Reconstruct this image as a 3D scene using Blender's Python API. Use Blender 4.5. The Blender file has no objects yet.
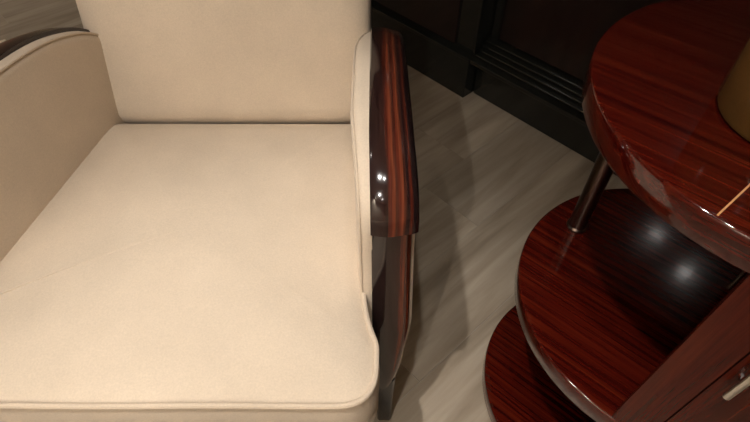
import bpy, bmesh, math, random
from mathutils import Vector, Matrix

random.seed(7)
C = bpy.context.scene.collection
S = bpy.context.scene
R = math.radians

# ------------------------------------------------------------------ camera
cam_d = bpy.data.cameras.new('camera')
cam = bpy.data.objects.new('camera', cam_d)
C.objects.link(cam)
cam_d.sensor_width = 36.0
cam_d.lens = 515.0 / 750.0 * 36.0
cam_d.clip_start = 0.02
cam.location = (0, 0, 1.06)
cam.rotation_euler = (R(90 - 49.0), 0, 0)
S.camera = cam

# ------------------------------------------------------------------ world, exposure
W = bpy.data.worlds.new('room_ambient')
S.world = W
W.use_nodes = True
W.node_tree.nodes['Background'].inputs[0].default_value = (1.0, 0.86, 0.68, 1)
W.node_tree.nodes['Background'].inputs[1].default_value = 0.05
S.view_settings.view_transform = 'Standard'
S.view_settings.look = 'None'
S.view_settings.gamma = 1.0
S.view_settings.use_curve_mapping = False
S.view_settings.exposure = 0.07

# main downlights, then added fill lamps: (x, y, aim_x, aim_y, watts, cone degrees, blend)
CEIL = 2.4
WARM = (1.0, 0.945, 0.89)
DOWNLIGHTS_AND_FILLS = [
    (-0.42, 0.03, -0.05, 0.14, 86, 42, 1.0),
    (-0.11, -0.06, -0.15, 0.20, 30, 54, 1.0),
    (-0.62, -1.25, -0.36, 0.80, 78, 34, 1.0),  # unseen lamp added to brighten the backrest from the front
    (-1.70, 1.35, -1.70, 1.42, 40, 60, 0.6),  # unseen lamp added to light the rug
    (-0.45, -1.9, -0.9, -2.2, 200, 90, 0.8),  # added fill lamp, turned away to bounce off the walls
    (-1.35, -1.6, -2.0, -2.0, 300, 90, 0.8),  # another added fill, raises the bounce light in the room
]

# ------------------------------------------------------------------ helpers
# the built-in cabinets run along WT; WN points into them
NA = R(42.5)
WN = Vector((math.cos(NA), math.sin(NA), 0))
WT = Vector((math.sin(NA), -math.cos(NA), 0))
WROT = Matrix(((WT.x, WN.x, 0), (WT.y, WN.y, 0), (0, 0, 1)))   # local x = along (v), local y = depth (u)


def obj(name, bm, mat, parent=None, smooth=True, recalc=True):
    if recalc:
        bmesh.ops.recalc_face_normals(bm, faces=bm.faces[:])
    me = bpy.data.meshes.new(name)
    bm.to_mesh(me)
    bm.free()
    if smooth:
        for p in me.polygons:
            p.use_smooth = True
        try:
            me.set_sharp_from_angle(angle=R(38))
        except Exception:
            pass
    o = bpy.data.objects.new(name, me)
    C.objects.link(o)
    if mat:
        me.materials.append(mat)
    if parent:
        o.parent = parent
    return o


def empty(name, loc=(0, 0, 0)):
    o = bpy.data.objects.new(name, None)
    o.empty_display_size = 0.05
    o.location = loc
    C.objects.link(o)
    return o


def tag(o, label=None, cat=None, group=None, kind=None):
    if label:
        o['label'] = label
    if cat:
        o['category'] = cat
    if group:
        o['group'] = group
    if kind:
        o['kind'] = kind
    return o


def box(bm, x0, x1, y0, y1, z0, z1, bev=0.0, seg=2):
    b = bmesh.new()
    bmesh.ops.create_cube(b, size=1)
    for v in b.verts:
        v.co = Vector(((x0 + x1) / 2 + v.co.x * (x1 - x0), (y0 + y1) / 2 + v.co.y * (y1 - y0), (z0 + z1) / 2 + v.co.z * (z1 - z0)))
    if bev:
        bmesh.ops.bevel(b, geom=b.edges[:], offset=bev, segments=seg, profile=0.5, affect='EDGES')
    tmp = bpy.data.meshes.new('t')
    b.to_mesh(tmp)
    b.free()
    bm.from_mesh(tmp)
    bpy.data.meshes.remove(tmp)
    return bm


def B(*a, **k):
    return box(bmesh.new(), *a, **k)


def wallspace(bm):
    """wall frame (v along, u depth) -> world"""
    for v in bm.verts:
        v.co = WT * v.co.x + WN * v.co.y + Vector((0, 0, v.co.z))
    return bm


def skin_rings(bm, rings, closed_ring=True, cap=True, uvs=None):
    """loft a list of equal-length point rings; uv = (index around, index along) in metres"""
    uvl = bm.loops.layers.uv.verify()
    vr = [[bm.verts.new(p) for p in r] for r in rings]
    n = len(rings[0])
    # distances
    al = [0.0]
    for i in range(1, len(rings)):
        m = sum(((Vector(rings[i][j]) - Vector(rings[i - 1][j])).length for j in range(n))) / n
        al.append(al[-1] + m)
    ac = [0.0]
    mid = rings[len(rings) // 2]
    for j in range(1, n + 1):
        ac.append(ac[-1] + (Vector(mid[j % n]) - Vector(mid[j - 1])).length)
    for i in range(len(rings) - 1):
        for j in range(n if closed_ring else n - 1):
            k = (j + 1) % n
            f = bm.faces.new((vr[i][j], vr[i][k], vr[i + 1][k], vr[i + 1][j]))
            for lp, (a, b) in zip(f.loops, ((j, i), (j + 1, i), (j + 1, i + 1), (j, i + 1))):
                lp[uvl].uv = (ac[a], al[b])
    if cap and closed_ring:
        bm.faces.new(vr[0][::-1])
        bm.faces.new(vr[-1])
    return bm


def tube(bm, pts, r, closed=False, seg=8):
    n = len(pts)
    pts = [Vector(p) for p in pts]
    rings = []
    up = Vector((0.13, 0.21, 1)).normalized()
    for i, p in enumerate(pts):
        if closed:
            d = (pts[(i + 1) % n] - pts[i - 1]).normalized()
        else:
            d = (pts[min(i + 1, n - 1)] - pts[max(i - 1, 0)]).normalized()
        a = d.cross(up)
        if a.length < 1e-3:
            a = d.cross(Vector((1, 0, 0)))
        a.normalize()
        b = a.cross(d)
        rings.append([p + a * (r * math.cos(2 * math.pi * k / seg)) + b * (r * math.sin(2 * math.pi * k / seg)) for k in range(seg)])
    if closed:
        rings.append(rings[0])
        return skin_rings(bm, rings, cap=False)
    return skin_rings(bm, rings)


def lathe(bm, prof, cx, cy, seg=96):
    """closed solid of revolution; prof = [(r, z)...] from the axis to the axis"""
    rings = []
    for k in range(seg):
        a = 2 * math.pi * k / seg
        rings.append([Vector((cx + r * math.cos(a), cy + r * math.sin(a), z)) for r, z in prof])
    vr = [[bm.verts.new(p) for p in r] for r in rings]
    for k in range(seg):
        q = (k + 1) % seg
        for j in range(len(prof) - 1):
            try:
                bm.faces.new((vr[k][j], vr[q][j], vr[q][j + 1], vr[k][j + 1]))
            except ValueError:
                pass
    bmesh.ops.remove_doubles(bm, verts=bm.verts[:], dist=1e-5)
    return bm


def smoothpath(pts, n=6):
    """Catmull-Rom"""
    P = [Vector(p) for p in pts]
    out = []
    for i in range(len(P) - 1):
        p0, p1, p2, p3 = P[max(i - 1, 0)], P[i], P[i + 1], P[min(i + 2, len(P) - 1)]
        for k in range(n):
            t = k / n
            out.append(0.5 * ((2 * p1) + (p2 - p0) * t + (2 * p0 - 5 * p1 + 4 * p2 - p3) * t * t + (3 * p1 - p0 - 3 * p2 + p3) * t ** 3))
    out.append(P[-1])
    return out


# ------------------------------------------------------------------ materials
def mat(name):
    m = bpy.data.materials.new(name)
    m.use_nodes = True
    nt = m.node_tree
    return m, nt, nt.nodes['Principled BSDF']


def nd(nt, t, **k):
    n = nt.nodes.new(t)
    for a, b in k.items():
        if hasattr(n, a):
            setattr(n, a, b)
        else:
            n.inputs[a].default_value = b
    return n


def ramp(nt, stops, src):
    r = nt.nodes.new('ShaderNodeValToRGB')
    while len(r.color_ramp.elements) > 2:
        r.color_ramp.elements.remove(r.color_ramp.elements[-1])
    for i, (p, c) in enumerate(stops):
        e = r.color_ramp.elements[i] if i < 2 else r.color_ramp.elements.new(p)
        e.position = p
        e.color = (*c, 1)
    nt.links.new(src, r.inputs[0])
    return r


def coords(nt, kind='Object', rot=(0, 0, 0), scale=(1, 1, 1)):
    tc = nt.nodes.new('ShaderNodeTexCoord')
    mp = nt.nodes.new('ShaderNodeMapping')
    mp.inputs['Rotation'].default_value = rot
    nt.links.new(tc.outputs[kind], mp.inputs[0])
    sc = nt.nodes.new('ShaderNodeMapping')
    sc.inputs['Scale'].default_value = scale
    nt.links.new(mp.outputs[0], sc.inputs[0])
    return sc.outputs[0]


def bump(nt, bsdf, src, strength, dist):
    b = nt.nodes.new('ShaderNodeBump')
    b.inputs['Strength'].default_value = strength
    b.inputs['Distance'].default_value = dist
    nt.links.new(src, b.inputs['Height'])
    nt.links.new(b.outputs[0], bsdf.inputs['Normal'])


def fabric(name, col, var=0.06):
    m, nt, p = mat(name)
    co = coords(nt)
    n1 = nd(nt, 'ShaderNodeTexNoise', Scale=7.0, Detail=4.0, Roughness=0.6)
    nt.links.new(co, n1.inputs['Vector'])
    a = tuple(c * (1 - var) for c in col)
    b = tuple(min(1, c * (1 + var)) for c in col)
    r = ramp(nt, [(0.3, a), (0.7, b)], n1.outputs['Fac'])
    n3 = nd(nt, 'ShaderNodeTexNoise', Scale=420.0, Detail=2.0)
    nt.links.new(co, n3.inputs['Vector'])
    mx = nt.nodes.new('ShaderNodeMix')
    mx.data_type = 'RGBA'
    mx.blend_type = 'MULTIPLY'
    mx.inputs[0].default_value = 0.22
    nt.links.new(r.outputs[0], mx.inputs[6])
    nt.links.new(n3.outputs['Fac'], mx.inputs[7])
    nt.links.new(mx.outputs[2], p.inputs['Base Color'])
    p.inputs['Roughness'].default_value = 0.9
    p.inputs['Specular IOR Level'].default_value = 0.15
    p.inputs['Sheen Weight'].default_value = 0.12
    bump(nt, p, n3.outputs['Fac'], 0.18, 0.0012)
    return m


def lacquer_wood(name, stops, rot, scale, kind='Object', rough=0.09, coat=0.6, warp=0.35):
    """stripy veneer under a gloss lacquer; the grain runs along the coordinate with the small scale"""
    m, nt, p = mat(name)
    co = coords(nt, kind, rot, scale)
    n1 = nd(nt, 'ShaderNodeTexNoise', Scale=1.0, Detail=6.0, Roughness=0.62, Distortion=warp)
    nt.links.new(co, n1.inputs['Vector'])
    r = ramp(nt, stops, n1.outputs['Fac'])
    co2 = coords(nt, kind, rot, tuple(s * 3 for s in scale))
    n2 = nd(nt, 'ShaderNodeTexNoise', Scale=1.0, Detail=3.0, Roughness=0.7)
    nt.links.new(co2, n2.inputs['Vector'])
    r2 = ramp(nt, [(0.3, (0.55, 0.5, 0.5)), (0.62, (1, 1, 1))], n2.outputs['Fac'])
    mx = nt.nodes.new('ShaderNodeMix')
    mx.data_type = 'RGBA'
    mx.blend_type = 'MULTIPLY'
    mx.inputs[0].default_value = 0.7
    nt.links.new(r.outputs[0], mx.inputs[6])
    nt.links.new(r2.outputs[0], mx.inputs[7])
    nt.links.new(mx.outputs[2], p.inputs['Base Color'])
    p.inputs['Roughness'].default_value = rough
    p.inputs['Specular IOR Level'].default_value = 0.5
    p.inputs['Coat Weight'].default_value = coat
    p.inputs['Coat Roughness'].default_value = 0.03
    return m


def plain(name, col, rough, metal=0.0, spec=0.5, coat=0.0):
    m, nt, p = mat(name)
    co = coords(nt)
    n = nd(nt, 'ShaderNodeTexNoise', Scale=30.0, Detail=3.0)
    nt.links.new(co, n.inputs['Vector'])
    r = ramp(nt, [(0.3, tuple(c * 0.9 for c in col)), (0.7, tuple(min(1, c * 1.08) for c in col))], n.outputs['Fac'])
    nt.links.new(r.outputs[0], p.inputs['Base Color'])
    p.inputs['Roughness'].default_value = rough
    p.inputs['Metallic'].default_value = metal
    p.inputs['Specular IOR Level'].default_value = spec
    p.inputs['Coat Weight'].default_value = coat
    return m


M = {}
M['cream'] = fabric('cream_upholstery', (0.70, 0.585, 0.455))
M['cream_pipe'] = fabric('cream_piping', (0.68, 0.56, 0.43))
M['rug'] = fabric('pale_rug_pile', (0.80, 0.74, 0.58))
M['rosewood'] = lacquer_wood('red_rosewood_lacquer',
                             [(0.33, (0.030, 0.0020, 0.0013)), (0.46, (0.055, 0.0040, 0.0019)), (0.56, (0.076, 0.0068, 0.0027)), (0.72, (0.115, 0.0150, 0.005))],
                             (0, 0, R(42)), (2.2, 150, 150), coat=0.2)
M['rosewood'].node_tree.nodes['Principled BSDF'].inputs['Roughness'].default_value = 0.075
M['rosewood_v'] = lacquer_wood('red_rosewood_lacquer_upright',
                               [(0.25, (0.03, 0.0035, 0.002)), (0.5, (0.066, 0.0068, 0.0026)), (0.8, (0.12, 0.018, 0.005))],
                               (0, 0, 0), (90, 90, 3.0), rough=0.25, coat=0.0)
M['rosewood_v'].node_tree.nodes['Principled BSDF'].inputs['Specular IOR Level'].default_value = 0.3


def macassar_mat(name, shift):
    m, nt, p = mat(name)
    tc = nt.nodes.new('ShaderNodeTexCoord')
    sep = nt.nodes.new('ShaderNodeSeparateXYZ')
    nt.links.new(tc.outputs['UV'], sep.inputs[0])
    # slow wander of the stripes along the length
    co = coords(nt, 'UV', (0, 0, 0), (9, 5, 1))
    n1 = nd(nt, 'ShaderNodeTexNoise', Scale=1.0, Detail=2.0)
    nt.links.new(co, n1.inputs['Vector'])
    ma = nd(nt, 'ShaderNodeMath', operation='MULTIPLY_ADD')
    ma.inputs[1].default_value = 0.016
    nt.links.new(n1.outputs['Fac'], ma.inputs[0])
    nt.links.new(sep.outputs['X'], ma.inputs[2])
    mr = nd(nt, 'ShaderNodeMapRange')
    mr.inputs['From Min'].default_value = 0.008 + shift
    mr.inputs['From Max'].default_value = 0.128 + shift
    nt.links.new(ma.outputs[0], mr.inputs['Value'])
    D, E_, O, Rd, Br = (0.020, 0.011, 0.011), (0.030, 0.012, 0.010), (0.20, 0.05, 0.022), (0.11, 0.021, 0.011), (0.07, 0.022, 0.014)
    r = ramp(nt, [(0.0, D), (0.20, E_), (0.245, Rd), (0.27, O), (0.295, Br), (0.33, Rd), (0.355, O), (0.385, Br), (0.42, D), (0.46, Rd), (0.49, D), (0.66, E_), (0.70, Br), (0.735, Rd), (0.765, Rd), (0.80, D)], mr.outputs[0])
    co2 = coords(nt, 'UV', (0, 0, 0), (420, 9, 1))
    n2 = nd(nt, 'ShaderNodeTexNoise', Scale=1.0, Detail=4.0, Roughness=0.7)
    nt.links.new(co2, n2.inputs['Vector'])
    r2 = ramp(nt, [(0.32, (0.25, 0.2, 0.2)), (0.6, (1, 1, 1))], n2.outputs['Fac'])
    mx = nt.nodes.new('ShaderNodeMix')
    mx.data_type = 'RGBA'
    mx.blend_type = 'MULTIPLY'
    mx.inputs[0].default_value = 0.85
    nt.links.new(r.outputs[0], mx.inputs[6])
    nt.links.new(r2.outputs[0], mx.inputs[7])
    nt.links.new(mx.outputs[2], p.inputs['Base Color'])
    p.inputs['Roughness'].default_value = 0.12
    p.inputs['Coat Weight'].default_value = 0.35
    p.inputs['Coat Roughness'].default_value = 0.04
    return m


M['macassar'] = macassar_mat('macassar_ebony_lacquer', 0.0)
M['macassar_post'] = macassar_mat('macassar_ebony_lacquer_post', 0.013)
M['macassar_dark'] = lacquer_wood('dark_macassar_panel',
                                  [(0.35, (0.009, 0.006, 0.006)), (0.55, (0.018, 0.009, 0.008)), (0.72, (0.032, 0.014, 0.011))],
                                  (0, 0, 0), (26, 26, 0.9), warp=0.2, rough=0.16, coat=0.3)
M['black'] = plain('black_lacquer', (0.014, 0.0145, 0.012), 0.14, coat=0.3)
M['black_leg'] = plain('black_leg_lacquer', (0.010, 0.011, 0.014), 0.22)
M['chrome'] = plain('chrome', (0.82, 0.80, 0.76), 0.14, metal=1.0)
M['bronze'] = plain('dark_bronze_metal', (0.22, 0.16, 0.13), 0.28, metal=1.0)
M['inlay'] = plain('pale_veneer_inlay', (0.62, 0.32, 0.14), 0.2, coat=0.4)
M['vase'] = fabric('tan_stoneware', (0.13, 0.062, 0.013), 0.18)
M['vase'].node_tree.nodes['Principled BSDF'].inputs['Coat Weight'].default_value = 0.5
M['vase'].node_tree.nodes['Principled BSDF'].inputs['Sheen Weight'].default_value = 0.0
M['vase'].node_tree.nodes['Principled BSDF'].inputs['Coat Roughness'].default_value = 0.12
M['wall'] = plain('beige_wall_paint', (0.62, 0.54, 0.43), 0.9, spec=0.2)
M['ceiling'] = plain('ceiling_paint', (0.78, 0.73, 0.64), 0.9, spec=0.2)
M['trim'] = plain('white_lamp_trim', (0.8, 0.78, 0.74), 0.4)


def plank_mat():
    m, nt, p = mat('grey_oak_laminate')
    oi = nt.nodes.new('ShaderNodeObjectInfo')
    co = coords(nt, 'Object', (0, 0, 0), (20.0, 1.7, 1.0))
    add = nt.nodes.new('ShaderNodeVectorMath')
    add.operation = 'ADD'
    sc = nt.nodes.new('ShaderNodeVectorMath')
    sc.operation = 'SCALE'
    cmb = nt.nodes.new('ShaderNodeCombineXYZ')
    for i in range(3):
        nt.links.new(oi.outputs['Random'], cmb.inputs[i])
    nt.links.new(cmb.outputs[0], sc.inputs[0])
    sc.inputs['Scale'].default_value = 57.0
    nt.links.new(co, add.inputs[0])
    nt.links.new(sc.outputs[0], add.inputs[1])
    n1 = nd(nt, 'ShaderNodeTexNoise', Scale=1.0, Detail=7.0, Roughness=0.6, Distortion=0.5)
    nt.links.new(add.outputs[0], n1.inputs['Vector'])
    r = ramp(nt, [(0.28, (0.24, 0.190, 0.136)), (0.5, (0.37, 0.305, 0.228)), (0.72, (0.49, 0.415, 0.325))], n1.outputs['Fac'])
    mr = nd(nt, 'ShaderNodeMapRange')
    mr.inputs['To Min'].default_value = 0.78
    mr.inputs['To Max'].default_value = 1.12
    nt.links.new(oi.outputs['Random'], mr.inputs['Value'])
    mx = nt.nodes.new('ShaderNodeMix')
    mx.data_type = 'RGBA'
    mx.blend_type = 'MULTIPLY'
    mx.inputs[0].default_value = 1.0
    nt.links.new(r.outputs[0], mx.inputs[6])
    nt.links.new(mr.outputs[0], mx.inputs[7])
    nt.links.new(mx.outputs[2], p.inputs['Base Color'])
    p.inputs['Roughness'].default_value = 0.42
    p.inputs['Specular IOR Level'].default_value = 0.35
    bump(nt, p, n1.outputs['Fac'], 0.08, 0.001)
    return m


M['plank'] = plank_mat()
M['joint'] = plain('plank_joint_pale', (0.45, 0.41, 0.35), 0.7, spec=0.2)
m, nt, p = mat('lamp_glow')
p.inputs['Emission Color'].default_value = (*WARM, 1)
p.inputs['Emission Strength'].default_value = 130.0
M['glow'] = m

# ------------------------------------------------------------------ the room
V0, V1, U0, U1 = -3.5, 2.3, -2.4, 1.34     # room in the wall frame
floor = tag(obj('floor', wallspace(B(V0, V1, U0, U1, -0.06, -0.0016)), M['joint'], smooth=False), kind='structure')
PW, PL = 0.194, 1.22
EDGE0 = 0.142 * WT.x + 1.012 * WT.y        # a long joint seen in the picture
U_J = 0.142 * WN.x + 1.012 * WN.y          # a short joint seen in the picture
GAP = 0.0008
pm = {}
n0 = int(math.floor((V0 - EDGE0) / PW))
n1 = int(math.ceil((V1 - EDGE0) / PW))
stag = {-1: U_J + 0.17, 0: U_J, 1: U_J - 0.42, 2: U_J + 0.33}
for i in range(n0, n1):
    va, vb = max(V0, EDGE0 + i * PW), min(V1, EDGE0 + (i + 1) * PW)
    if vb - va < 0.01:
        continue
    s = stag.get(i, U_J + (i * 0.447) % 1.0 * PL)
    k = int(math.floor((U0 - s) / PL))
    while s + k * PL < U1:
        ua, ub = max(U0, s + k * PL), min(U1, s + (k + 1) * PL)
        k += 1
        if ub - ua < 0.02:
            continue
        key = (round(vb - va, 4), round(ub - ua, 4))
        if key not in pm:
            w, l = key
            b = B(-w / 2 + GAP / 2, w / 2 - GAP / 2, -l / 2 + GAP / 2, l / 2 - GAP / 2, -0.0015, 0.0, bev=0.0004, seg=1)
            o = obj('plank', b, M['plank'], floor, smooth=False)
            pm[key] = o.data
        else:
            o = bpy.data.objects.new('plank', pm[key])
            C.objects.link(o)
            o.parent = floor
        o.matrix_local = Matrix.Translation(WT * ((va + vb) / 2) + WN * ((ua + ub) / 2)) @ WROT.to_4x4()

T = 0.1
tag(obj('wall_right', wallspace(B(V0, V1, U1, U1 + T, -0.06, CEIL)), M['wall'], smooth=False), kind='structure')
tag(obj('wall_left', wallspace(B(V0, V1, U0 - T, U0, -0.06, CEIL)), M['wall'], smooth=False), kind='structure')
tag(obj('wall_back', wallspace(B(V0 - T, V0, U0 - T, U1 + T, -0.06, CEIL)), M['wall'], smooth=False), kind='structure')
tag(obj('wall_front', wallspace(B(V1, V1 + T, U0 - T, U1 + T, -0.06, CEIL)), M['wall'], smooth=False), kind='structure')
tag(obj('ceiling', wallspace(B(V0 - T, V1 + T, U0 - T, U1 + T, CEIL, CEIL + T)), M['ceiling'], smooth=False), kind='structure')

# ------------------------------------------------------------------ built-in cabinets
UL, UM, UP = 1.18, 1.228, 1.262      # ledge front, recessed plinth, panel plane
VE = -0.85                           # where the projecting unit ends
ZL = 0.152                           # ledge height
CT = 2.1
cabA = empty('wall_cabinet', WT * (VE - 0.6) + WN * UL)
tag(cabA, 'projecting black lacquered cabinet unit with dark veneer front, left of the stepped moulding', 'cabinet', 'built-in cabinets')
cabB = empty('wall_cabinet', WT * (VE + 0.8) + WN * UL)
tag(cabB, 'recessed black lacquered cabinet with stepped moulding and dark panel, behind the round side table', 'cabinet', 'built-in cabinets')


def wpart(name, bm, m, par, smooth=False):
    o = obj(name, wallspace(bm), m, None, smooth=smooth)
    o.parent = par
    o.matrix_parent_inverse = Matrix.Translation(-par.location)
    return o


BA0, BA1 = -2.4, VE
wpart('plinth', B(BA0, BA1, UL, U1 - 0.003, 0.001, ZL - 0.012, bev=0.002), M['black'], cabA)
wpart('ledge', B(BA0, BA1 + 0.004, UL - 0.004, U1 - 0.003, ZL - 0.012, ZL, bev=0.003), M['black'], cabA)
wpart('body', B(BA0, BA1, UL + 0.022, U1 - 0.003, ZL, CT, bev=0.002), M['black'], cabA)
for va, vb in ((BA0 + 0.06, -1.62), (-1.56, VE - 0.075)):
    wpart('veneer_panel', B(va, vb, UL + 0.014, UL + 0.024, ZL + 0.012, CT - 0.06, bev=0.003), M['macassar_dark'], cabA)
wpart('edge_strip', B(VE - 0.004, VE + 0.004, UL + 0.018, UL + 0.026, ZL + 0.002, CT, bev=0.002), M['black'], cabA)
wpart('cornice', B(BA0, BA1, UL - 0.01, U1 - 0.003, CT, CT + 0.06, bev=0.006), M['black'], cabA)

BB0, BB1 = VE + 0.004, 1.6
wpart('plinth', B(BB0, BB1, UM, U1 - 0.003, 0.001, ZL - 0.012, bev=0.002), M['black'], cabB)
wpart('ledge', B(BB0 + 0.001, BB1, UL - 0.002, U1 - 0.003, ZL - 0.014, ZL, bev=0.003), M['black'], cabB)
for k, (u, za, zb) in enumerate(((UL + 0.020, ZL, ZL + 0.010), (UL + 0.036, ZL + 0.010, ZL + 0.022), (UL + 0.050, ZL + 0.022, ZL + 0.032), (UL + 0.064, ZL + 0.032, ZL + 0.044))):
    wpart('moulding_step', B(BB0 + 0.001, BB1, u, U1 - 0.003, za, zb, bev=0.0045, seg=3), M['black'], cabB, True)
wpart('body', B(BB0 + 0.001, BB1, UP + 0.008, U1 - 0.003, ZL + 0.044, CT, bev=0.002), M['black'], cabB)
for va, vb in ((VE + 0.035, -0.05), (0.0, 0.76), (0.81, 1.57)):
    wpart('veneer_panel', B(va, vb, UP, UP + 0.01, ZL + 0.050, CT - 0.06, bev=0.003), M['macassar_dark'], cabB)
wpart('cornice', B(BB0, BB1, UL - 0.01, U1 - 0.003, CT, CT + 0.06, bev=0.006), M['black'], cabB)

# ------------------------------------------------------------------ armchair
AX = -0.27
chair = empty('armchair', (AX, 0.6, 0))
tag(chair, 'cream upholstered armchair with piped seat and glossy striped ebony arms', 'armchair')


def cpart(name, bm, m, parent=None, smooth=True):
    o = obj(name, bm, m, None, smooth)
    o.parent = parent or chair
    if parent is None:
        o.matrix_parent_inverse = Matrix.Translation(-chair.location)
    return o


def outline(corners, n=8):
    """rounded polygon: corners = [(x, y, radius)] counter-clockwise"""
    out = []
    N = len(corners)
    for i, (x, y, r) in enumerate(corners):
        p = Vector((x, y))
        a = (Vector(corners[i - 1][:2]) - p).normalized()
        b = (Vector(corners[(i + 1) % N][:2]) - p).normalized()
        for k in range(n + 1):
            t = k / n
            q = p + a * r * (1 - t) ** 2 + b * r * t ** 2
            out.append(q)
    return out


def resample(pts, step=0.012):
    out = []
    n = len(pts)
    for i in range(n):
        a, b = pts[i], pts[(i + 1) % n]
        m = max(1, int((b - a).length / step))
        for k in range(m):
            out.append(a.lerp(b, k / m))
    return out


# seat cushion ---------------------------------------------------------
SEAT = [(-0.590, 0.236, 0.06), (0.001, 0.236, 0.05), (0.003, 0.318, 0.010), (-0.010, 0.352, 0.022), (-0.022, 0.44, 0.06), (-0.036, 0.794, 0.02), (-0.512, 0.796, 0.02), (-0.578, 0.45, 0.1), (-0.602, 0.33, 0.04)]
ol = resample(outline(SEAT))
cen = Vector((-0.285, 0.50))


def inset(pts, d):
    n = len(pts)
    out = []
    for i in range(n):
        t = (pts[(i + 1) % n] - pts[i - 1])
        t.normalize()
        nrm = Vector((-t.y, t.x))
        out.append(pts[i] + nrm * d)
    return out


ZT, ZB = 0.418, 0.305


def tuck(y):
    t = min(1, max(0, (y - 0.75) / 0.045))
    return 0.008 * t * t


rings = []
rings.append([Vector((*cen.lerp(p, 0.5), ZB)) for p in ol])
rings.append([Vector((*q, ZB)) for q in inset(ol, 0.012)])
rings.append([Vector((*q, ZB + 0.004)) for q in inset(ol, 0.003)])
for f in (0.25, 0.5, 0.75):
    rings.append([Vector((*q, ZB + (ZT - ZB) * f)) for q in inset(ol, -0.004 * math.sin(math.pi * f))])
rings.append([Vector((*q, ZT - 0.002)) for q in inset(ol, 0.002)])
base = inset(ol, 0.009)
rings.append([Vector((*q, ZT + 0.001)) for q in base])
for s in (0.97, 0.93, 0.87, 0.79, 0.68, 0.55, 0.4, 0.25, 0.1, 0.02):
    rings.append([Vector((*cen.lerp(q, s), ZT + 0.003 + 0.026 * (1 - s ** 2.6))) for q in base])
for r_ in rings[6:]:
    for q in r_:
        q.z -= tuck(q.y)
cush = cpart('seat_cushion', skin_rings(bmesh.new(), rings), M['cream'])
cpi = Matrix.Translation(-chair.location)


def sub(name, bm, m, par):
    o = obj(name, bm, m, None, True)
    o.parent = par
    return o


def wav(p, i):
    return Vector((p.x, p.y, ZT + 0.001 + 0.0014 * math.sin(p.x * 23) + 0.001 * math.sin(p.y * 41) - 3.0 * tuck(p.y)))


sub('piping', tube(bmesh.new(), [wav(p, i) for i, p in enumerate(inset(ol, 0.001))], 0.0042, closed=True), M['cream_pipe'], cush)
sub('piping', tube(bmesh.new(), [Vector((p.x, p.y, ZB + 0.004)) for p in inset(ol, 0.001)], 0.004, closed=True), M['cream_pipe'], cush)

# seat base under the cushion
sb = resample(outline([(-0.575, 0.262, 0.04), (-0.012, 0.262, 0.04), (-0.006, 0.83, 0.04), (-0.53, 0.83, 0.04)]), 0.03)
skr = [[Vector((p.x, p.y, z)) for p in sb] for z in (0.195, 0.20, 0.29, 0.300)]
cpart('seat_base', skin_rings(bmesh.new(), skr), M['cream'])


# backrest ---------------------------------------------------------
def pillow(cx, hw0, hw1, y0, z0, h, t, lean, pw=4.5, crown=0.012, n=28, mrow=30):
    """upholstered slab: rows go up the back, each row a rounded-rectangle loop around its thickness"""
    bm = bmesh.new()
    rings_ = []
    ca, sa = math.cos(lean), math.sin(lean)
    rows = [0.0, 0.006, 0.015, 0.03, 0.05] + [0.05 + (h - 0.1) * k / mrow for k in range(1, mrow)] + [h - 0.05, h - 0.03, h - 0.015, h - 0.006, h]
    for s in rows:
        e = min(s, h - s)
        k = 1.0 if e > 0.04 else math.sqrt(max(0.0, 1 - (1 - e / 0.04) ** 2))
        hw = hw0 + (hw1 - hw0) * s / h
        hwk = hw - 0.022 * (1 - k)
        th = t * (0.12 + 0.88 * k)
        bul = crown * math.sin(math.pi * min(1, max(0, s / h)))
        ring = []
        for j in range(n * 2):
            a = 2 * math.pi * j / (n * 2)
            c_, s_ = math.cos(a), math.sin(a)
            x = hwk * math.copysign(abs(c_) ** (2 / 7.0), c_)
            d = th / 2 * math.copysign(abs(s_) ** (2 / pw), s_)
            d = d + (-bul if d < 0 else bul * 0.4) * (1 - (abs(x) / hw) ** 2.2)
            yy, zz = d + t / 2, s
            ring.append(Vector((cx + x, y0 + yy * ca + zz * sa, z0 - yy * sa + zz * ca)))
        rings_.append(ring)
    return skin_rings(bm, rings_)


back = cpart('backrest', pillow(-0.270, 0.262, 0.264, 0.786, 0.395, 0.47, 0.115, R(17)), M['cream'])
cpart('back_shell', pillow(-0.270, 0.256, 0.256, 0.885, 0.30, 0.60, 0.03, R(15), crown=0.004), M['cream'])

# arms ---------------------------------------------------------
# side profile (y, z) from the foot of the front, over the arm, to the back
TOP = smoothpath([(0.396, 0.558, 0), (0.402, 0.584, 0), (0.418, 0.607, 0), (0.444, 0.624, 0), (0.482, 0.635, 0), (0.54, 0.641, 0), (0.62, 0.642, 0), (0.70, 0.635, 0), (0.76, 0.621, 0), (0.82, 0.595, 0), (0.868, 0.558, 0)], 5)
TOP = [(p.x, p.y) for p in TOP]
FRONT = [(p.x, p.y) for p in smoothpath([(0.352, 0.19, 0), (0.364, 0.26, 0), (0.380, 0.34, 0), (0.393, 0.42, 0), (0.402, 0.50, 0)], 4)]


def arm_profile(off):
    """closed (y, z) loop, shrunk by off on the outside"""
    loop = FRONT + TOP
    res = []
    n = len(loop)
    for i, (y, z) in enumerate(loop):
        a = loop[max(i - 1, 0)]
        b = loop[min(i + 1, n - 1)]
        t = Vector((b[0] - a[0], b[1] - a[1])).normalized()
        nrm = Vector((-t.y, t.x))          # outwards (forward / up)
        res.append((y - nrm.x * off, z - nrm.y * off))
    res += [(0.880, 0.50), (0.880, 0.35), (0.870, 0.20), (0.75, 0.19), (0.55, 0.19)]
    return res


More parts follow.
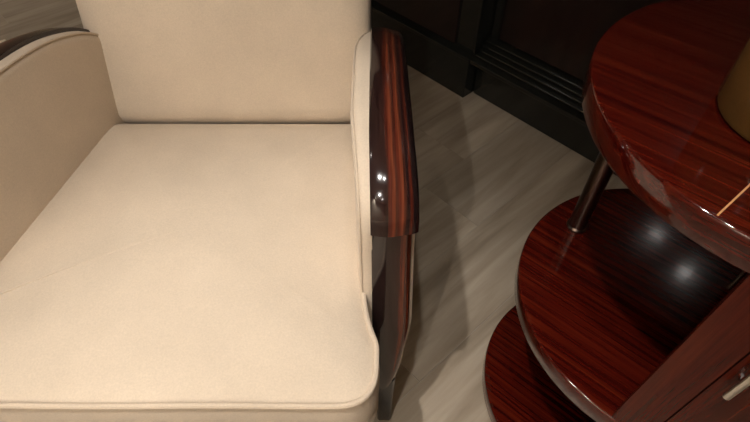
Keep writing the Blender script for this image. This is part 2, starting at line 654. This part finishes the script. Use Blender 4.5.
def make_arm(side, xin, xrim, label_note):
    """side +1 = right; xin(y) inner face, xrim(y) border of pad and wooden cap"""
    lay = [(0.0, 0.020), (0.0015, 0.012), (0.005, 0.006), (0.010, 0.0035), (0.016, 0.003), (1.0, 0.004)]
    rr = []
    for f, off in lay:
        ring = []
        for (y, z) in arm_profile(off):
            a, b = xin(y), xrim(y)
            x = b if f == 1.0 else a + side * f
            ring.append(Vector((x, y, z)))
        rr.append(ring)
    pad = cpart('arm_pad', skin_rings(bmesh.new(), rr), M['cream'])
    # seam of the pad
    pts = []
    for i, (y, z) in enumerate(arm_profile(0.006)[:len(FRONT) + len(TOP)]):
        pts.append(Vector((xin(y) + side * 0.003, y, z)))
    sub('piping', tube(bmesh.new(), pts, 0.0022 if side < 0 else 0.0014, seg=6), M['cream_pipe'], pad)

    # wooden cap: cross-section swept along TOP (offset outwards from the rim, rise along the normal)
    sec = [(-0.002, -0.006), (-0.002, -0.001), (0.0, 0.0006), (0.005, 0.0020), (0.013, 0.0032), (0.022, 0.0030), (0.032, 0.0004), (0.041, -0.0045), (0.048, -0.0110), (0.0515, -0.018), (0.0525, -0.026), (0.053, -0.036), (0.050, -0.040), (0.030, -0.036), (0.0, -0.012)]
    rr = []
    n = len(TOP)
    for i, (y, z) in enumerate(TOP):
        a, b = TOP[max(i - 1, 0)], TOP[min(i + 1, n - 1)]
        t = Vector((b[0] - a[0], b[1] - a[1])).normalized()
        nrm = Vector((-t.y, t.x))
        k = 0.96 + 0.16 * max(0, min(1, (0.88 - y) / 0.45))
        bk = 1 - 0.8 * min(1, max(0, (y - 0.62) / 0.18))
        fr = min(1, max(0, (0.47 - y) / 0.07))
        x0 = xrim(y)
        fl = min(1, max(0, (y - 0.58) / 0.15))
        sec_ = [(dx, dz + (0.0031 - dz) * fl if 0 <= dx < 0.03 and dz > 0 else dz) for dx, dz in sec]
        rr.append([Vector((x0 + side * dx * k, y + nrm.x * dz * (1 - 0.55 * fr * (dz < -0.0005)), z + nrm.y * dz * (bk if -0.03 < dz < 0 and dx > 0.025 else 1))) for dx, dz in sec_])
    cpart('arm_cap', skin_rings(bmesh.new(), rr), M['macassar'])

    # front post in the same veneer
    rr = []
    prof = FRONT + [(0.405, 0.54), (0.407, 0.572)]
    for i, (y, z) in enumerate(prof):
        g = (z - 0.19) / 0.35
        w = 0.030 + 0.026 * min(1, max(0, g / 0.42)) ** 0.6 - 0.007 * max(0, g - 0.5)
        x0 = xrim(y)
        d = 0.05
        pr = [(-0.001, 0.001), (0.001, 0.0), (w * 0.5, -0.0015), (w - 0.008, 0.001), (w - 0.002, 0.006), (w, 0.014), (w, d), (0.0, d)]
        rr.append([Vector((x0 + side * dx, y + dy, z)) for dx, dy in pr])
    cpart('front_post', skin_rings(bmesh.new(), rr), M['macassar_post'])
    # pale piping behind the post's outer edge
    pts = []
    for i, (y, z) in enumerate(prof):
        g = (z - 0.19) / 0.35
        w = 0.030 + 0.026 * min(1, max(0, g / 0.42)) ** 0.6 - 0.007 * max(0, g - 0.5)
        pts.append(Vector((xrim(y) + side * (w + 0.001), y + 0.020, z)))
    cpart('trim_piping', tube(bmesh.new(), pts, 0.0028, seg=6), M['cream_pipe'])
    # outer side panel
    rr = []
    for f, off in ((0.004, 0.03), (0.046, 0.038), (0.049, 0.046)):
        rr.append([Vector((xrim(y) + side * f * (0.62 if z < 0.25 else 1.0), y + 0.006, z)) for (y, z) in arm_profile(off)])
    cpart('side_panel', skin_rings(bmesh.new(), rr), M['cream'])


def xr_in(y):
    return -0.0335 + 0.012 * max(0, (0.55 - y) / 0.15) + 0.026 * min(1, max(0, (y - 0.70) / 0.14)) ** 1.5


def xr_rim(y):
    return -0.0055 + 0.002 * max(0, (0.5 - y) / 0.1)


def xl_in(y):
    return -0.504 - 0.196 * (0.785 - y)


def xl_rim(y):
    return xl_in(y) - 0.021


make_arm(1, xr_in, xr_rim, '')
make_arm(-1, xl_in, xl_rim, '')

for (lx, ly) in ((0.018, 0.374), (-0.612, 0.374), (0.0, 0.86), (-0.54, 0.86)):
    bm = bmesh.new()
    rr = []
    for z, h in ((0.0, 0.0115), (0.004, 0.013), (0.10, 0.0145), (0.205, 0.0165)):
        e = h * 0.75
        rr.append([Vector((lx + a * h, ly + b * h, z)) for a, b in ((-1, -.75), (-.75, -1), (.75, -1), (1, -.75), (1, .75), (.75, 1), (-.75, 1), (-1, .75))])
    cpart('leg', skin_rings(bm, rr), M['black_leg'])

# ------------------------------------------------------------------ round side table
TX, TY, TR = 0.4526, 0.4115, 0.2313
Z1, Z2, Z3, TK = 0.7455, 0.3847, 0.055, 0.0358
table = empty('side_table', (TX, TY, 0))
tag(table, 'round three-tier side table in glossy red rosewood beside the armchair', 'side table')


def tpart(name, bm, m, parent=None, smooth=True):
    o = obj(name, bm, m, None, smooth)
    o.parent = parent or table
    o.matrix_parent_inverse = Matrix.Translation(-table.location)
    return o


def disc(zt, tk, r=TR):
    b = 0.0032
    return lathe(bmesh.new(), [(0, zt), (r - 0.02, zt), (r - b, zt), (r - b * 0.45, zt - b * 0.15), (r - b * 0.12, zt - b * 0.5), (r, zt - b), (r, zt - tk + b), (r - b * 0.4, zt - tk + b * 0.3), (r - b, zt - tk), (0, zt - tk)], TX, TY, 160)


topd = tpart('table_top', disc(Z1, TK), M['rosewood'])
tpart('shelf', disc(Z2, TK), M['rosewood'])
tpart('base_tier', disc(Z3, TK), M['rosewood'])
tpart('foot_ring', lathe(bmesh.new(), [(0, 0.0), (TR - 0.03, 0.0), (TR - 0.03, Z3 - TK), (0, Z3 - TK)], TX, TY, 64), M['black'])


def polar(a, r, z):
    return Vector((TX + r * math.cos(R(a)), TY + r * math.sin(R(a)), z))


# pale stringing let into the top, one line per veneer sector
for a in (-141.2,):
    d = (polar(a, 1, 0) - polar(a, 0, 0)).normalized()
    q = Vector((-d.y, d.x, 0))
    bm = bmesh.new()
    p0, p1 = polar(a, 0.012, 0), polar(a, TR - 0.0035, 0)
    for z0, z1 in ((Z1 - 0.001, Z1 + 0.0003),):
        vs = [bm.verts.new(pt + q * s * 0.0008 + Vector((0, 0, z))) for z in (z0, z1) for pt, s in ((p0, -1), (p1, -1), (p1, 1), (p0, 1))]
        for f in ((0, 1, 2, 3), (4, 5, 6, 7), (0, 1, 5, 4), (1, 2, 6, 5), (2, 3, 7, 6), (3, 0, 4, 7)):
            bm.faces.new([vs[i] for i in f])
    sp = obj('inlay_line', bm, M['inlay'], None, False)
    sp.parent = topd


def arcwall(a0, a1, r0, r1, z0, z1, n=None):
    n = n or max(2, int(abs(a1 - a0) / 3))
    rr = []
    for k in range(n + 1):
        a = a0 + (a1 - a0) * k / n
        rr.append([polar(a, r0, z0), polar(a, r1, z0), polar(a, r1, z1), polar(a, r0, z1)])
    return skin_rings(bmesh.new(), rr)


for (za, zb) in ((Z2, Z1 - TK), (Z3, Z2 - TK)):
    # slender metal posts at the open side
    for a, r in ((128.0, 0.180), (12.0, 0.097) if za == Z2 else (68.0, 0.180)):
        rad = 0.0145 if r > 0.15 else 0.0045
        c = polar(a, r, 0)
        prof = [(0, za), (rad * 1.18, za), (rad * 1.18, za + 0.004), (rad, za + 0.007), (rad, zb - 0.004), (0, zb)]
        tpart('post', lathe(bmesh.new(), prof, c.x, c.y, 32), M['bronze'] if r > 0.15 else M['chrome'])
    # cupboard at the front: stiles, curved door, inner partition
    tpart('stile', arcwall(-130, -119.2, TR - 0.012, TR - 0.001, za, zb), M['rosewood_v'])
    tpart('stile', arcwall(-28, -18, TR - 0.022, TR - 0.001, za, zb), M['rosewood_v'])
    dr = tpart('door', arcwall(-118.6, -28.6, TR - 0.020, TR - 0.002, za + 0.002, zb - 0.002, 30), M['rosewood_v'])
    # inner partition between the two stiles (flat board)
    pa, pb = polar(-122, TR - 0.022, 0), polar(-20, TR - 0.022, 0)
    d = (pb - pa).normalized()
    q = Vector((-d.y, d.x, 0))
    rr = [[pt + q * 0.0 + Vector((0, 0, za)), pt + q * 0.012 + Vector((0, 0, za)), pt + q * 0.012 + Vector((0, 0, zb)), pt + Vector((0, 0, zb))] for pt in (pa, pb)]
    tpart('partition', skin_rings(bmesh.new(), rr), M['rosewood_v'], None, False)
    # bar handle on the door
    if za == Z2:
        ha = -116.0
        zc0, zc1 = 0.556, 0.640
        bm = tube(bmesh.new(), [polar(ha, TR + 0.009, zc0), polar(ha, TR + 0.009, zc1)], 0.0042, seg=12)
        hd = tpart('handle', bm, M['chrome'], None)
        hd.parent = dr
        hd.matrix_parent_inverse = Matrix.Identity(4)
        for zz in (zc0 + 0.028, zc1 - 0.014):
            t_ = tpart('handle_stem', tube(bmesh.new(), [polar(ha, TR - 0.003, zz), polar(ha, TR + 0.008, zz)], 0.003, seg=8), M['chrome'])
            t_.parent = dr
            t_.matrix_parent_inverse = Matrix.Identity(4)

# ------------------------------------------------------------------ vase on the table
VX, VY, VR = 0.402, 0.388, 0.072
vz = Z1 + 0.0005
vp = [(0, vz), (VR - 0.006, vz), (VR - 0.002, vz + 0.002), (VR, vz + 0.007), (VR, vz + 0.06), (VR - 0.001, vz + 0.14), (VR - 0.003, vz + 0.20), (VR - 0.005, vz + 0.206), (VR - 0.009, vz + 0.206), (VR - 0.011, vz + 0.20), (VR - 0.011, vz + 0.02), (0, vz + 0.012)]
va = empty('vase', (VX, VY, vz))
tag(va, 'tan cylindrical vase standing on the round table top', 'vase')
o = obj('body', lathe(bmesh.new(), vp, VX, VY, 72), M['vase'])
o.parent = va
o.matrix_parent_inverse = Matrix.Translation(-va.location)

# ------------------------------------------------------------------ pale rug behind the chair
rc = [(-2.262, -0.85), (-2.262, 0.165), (-1.35, 0.165), (-1.35, -0.85)]
rr = []
ro = resample([Vector((WT * v + WN * u).xy) for v, u in rc], 0.05)
cc = sum(ro, Vector((0, 0))) / len(ro)
for s, z in ((1.0, 0.0005), (1.0, 0.009), (0.995, 0.012), (0.5, 0.012), (0.02, 0.012)):
    rr.append([Vector((*cc.lerp(p, s), z)) for p in ro])
tag(obj('rug', skin_rings(bmesh.new(), rr), M['rug']), 'pale cream rug lying on the floor beyond the left arm of the armchair', 'rug')

# ------------------------------------------------------------------ recessed downlights, some of them added fill lamps
for i, (x, y, ax, ay, watts, cone, blend) in enumerate(DOWNLIGHTS_AND_FILLS):
    e = empty('downlight_or_fill', (x, y, CEIL))
    tag(e, 'small round recessed ceiling downlight with white trim, out of view, in a set of main and added fill lamps', 'downlight', 'recessed ceiling downlights')
    ring = [(0.042, CEIL - 0.001), (0.058, CEIL - 0.001), (0.060, CEIL - 0.004), (0.056, CEIL - 0.008), (0.044, CEIL - 0.008), (0.042, CEIL - 0.001)]
    o = obj('trim_ring', lathe(bmesh.new(), ring, x, y, 40), M['trim'])
    o.parent = e
    o.matrix_parent_inverse = Matrix.Translation(-e.location)
    o = obj('lens', lathe(bmesh.new(), [(0, CEIL - 0.001), (0.042, CEIL - 0.001), (0.042, CEIL - 0.004), (0, CEIL - 0.004)], x, y, 32), M['glow'])
    o.parent = e
    o.matrix_parent_inverse = Matrix.Translation(-e.location)
    ld = bpy.data.lights.new('downlight_or_fill_beam', 'SPOT')
    ld.energy = watts
    ld.color = WARM
    ld.spot_size = R(cone)
    ld.spot_blend = blend
    ld.shadow_soft_size = 0.022
    lo = bpy.data.objects.new('downlight_or_fill_beam', ld)
    C.objects.link(lo)
    lo.location = (x, y, CEIL - 0.03)
    dirv = Vector((ax, ay, 0.4)) - lo.location
    lo.rotation_euler = dirv.to_track_quat('-Z', 'Y').to_euler()
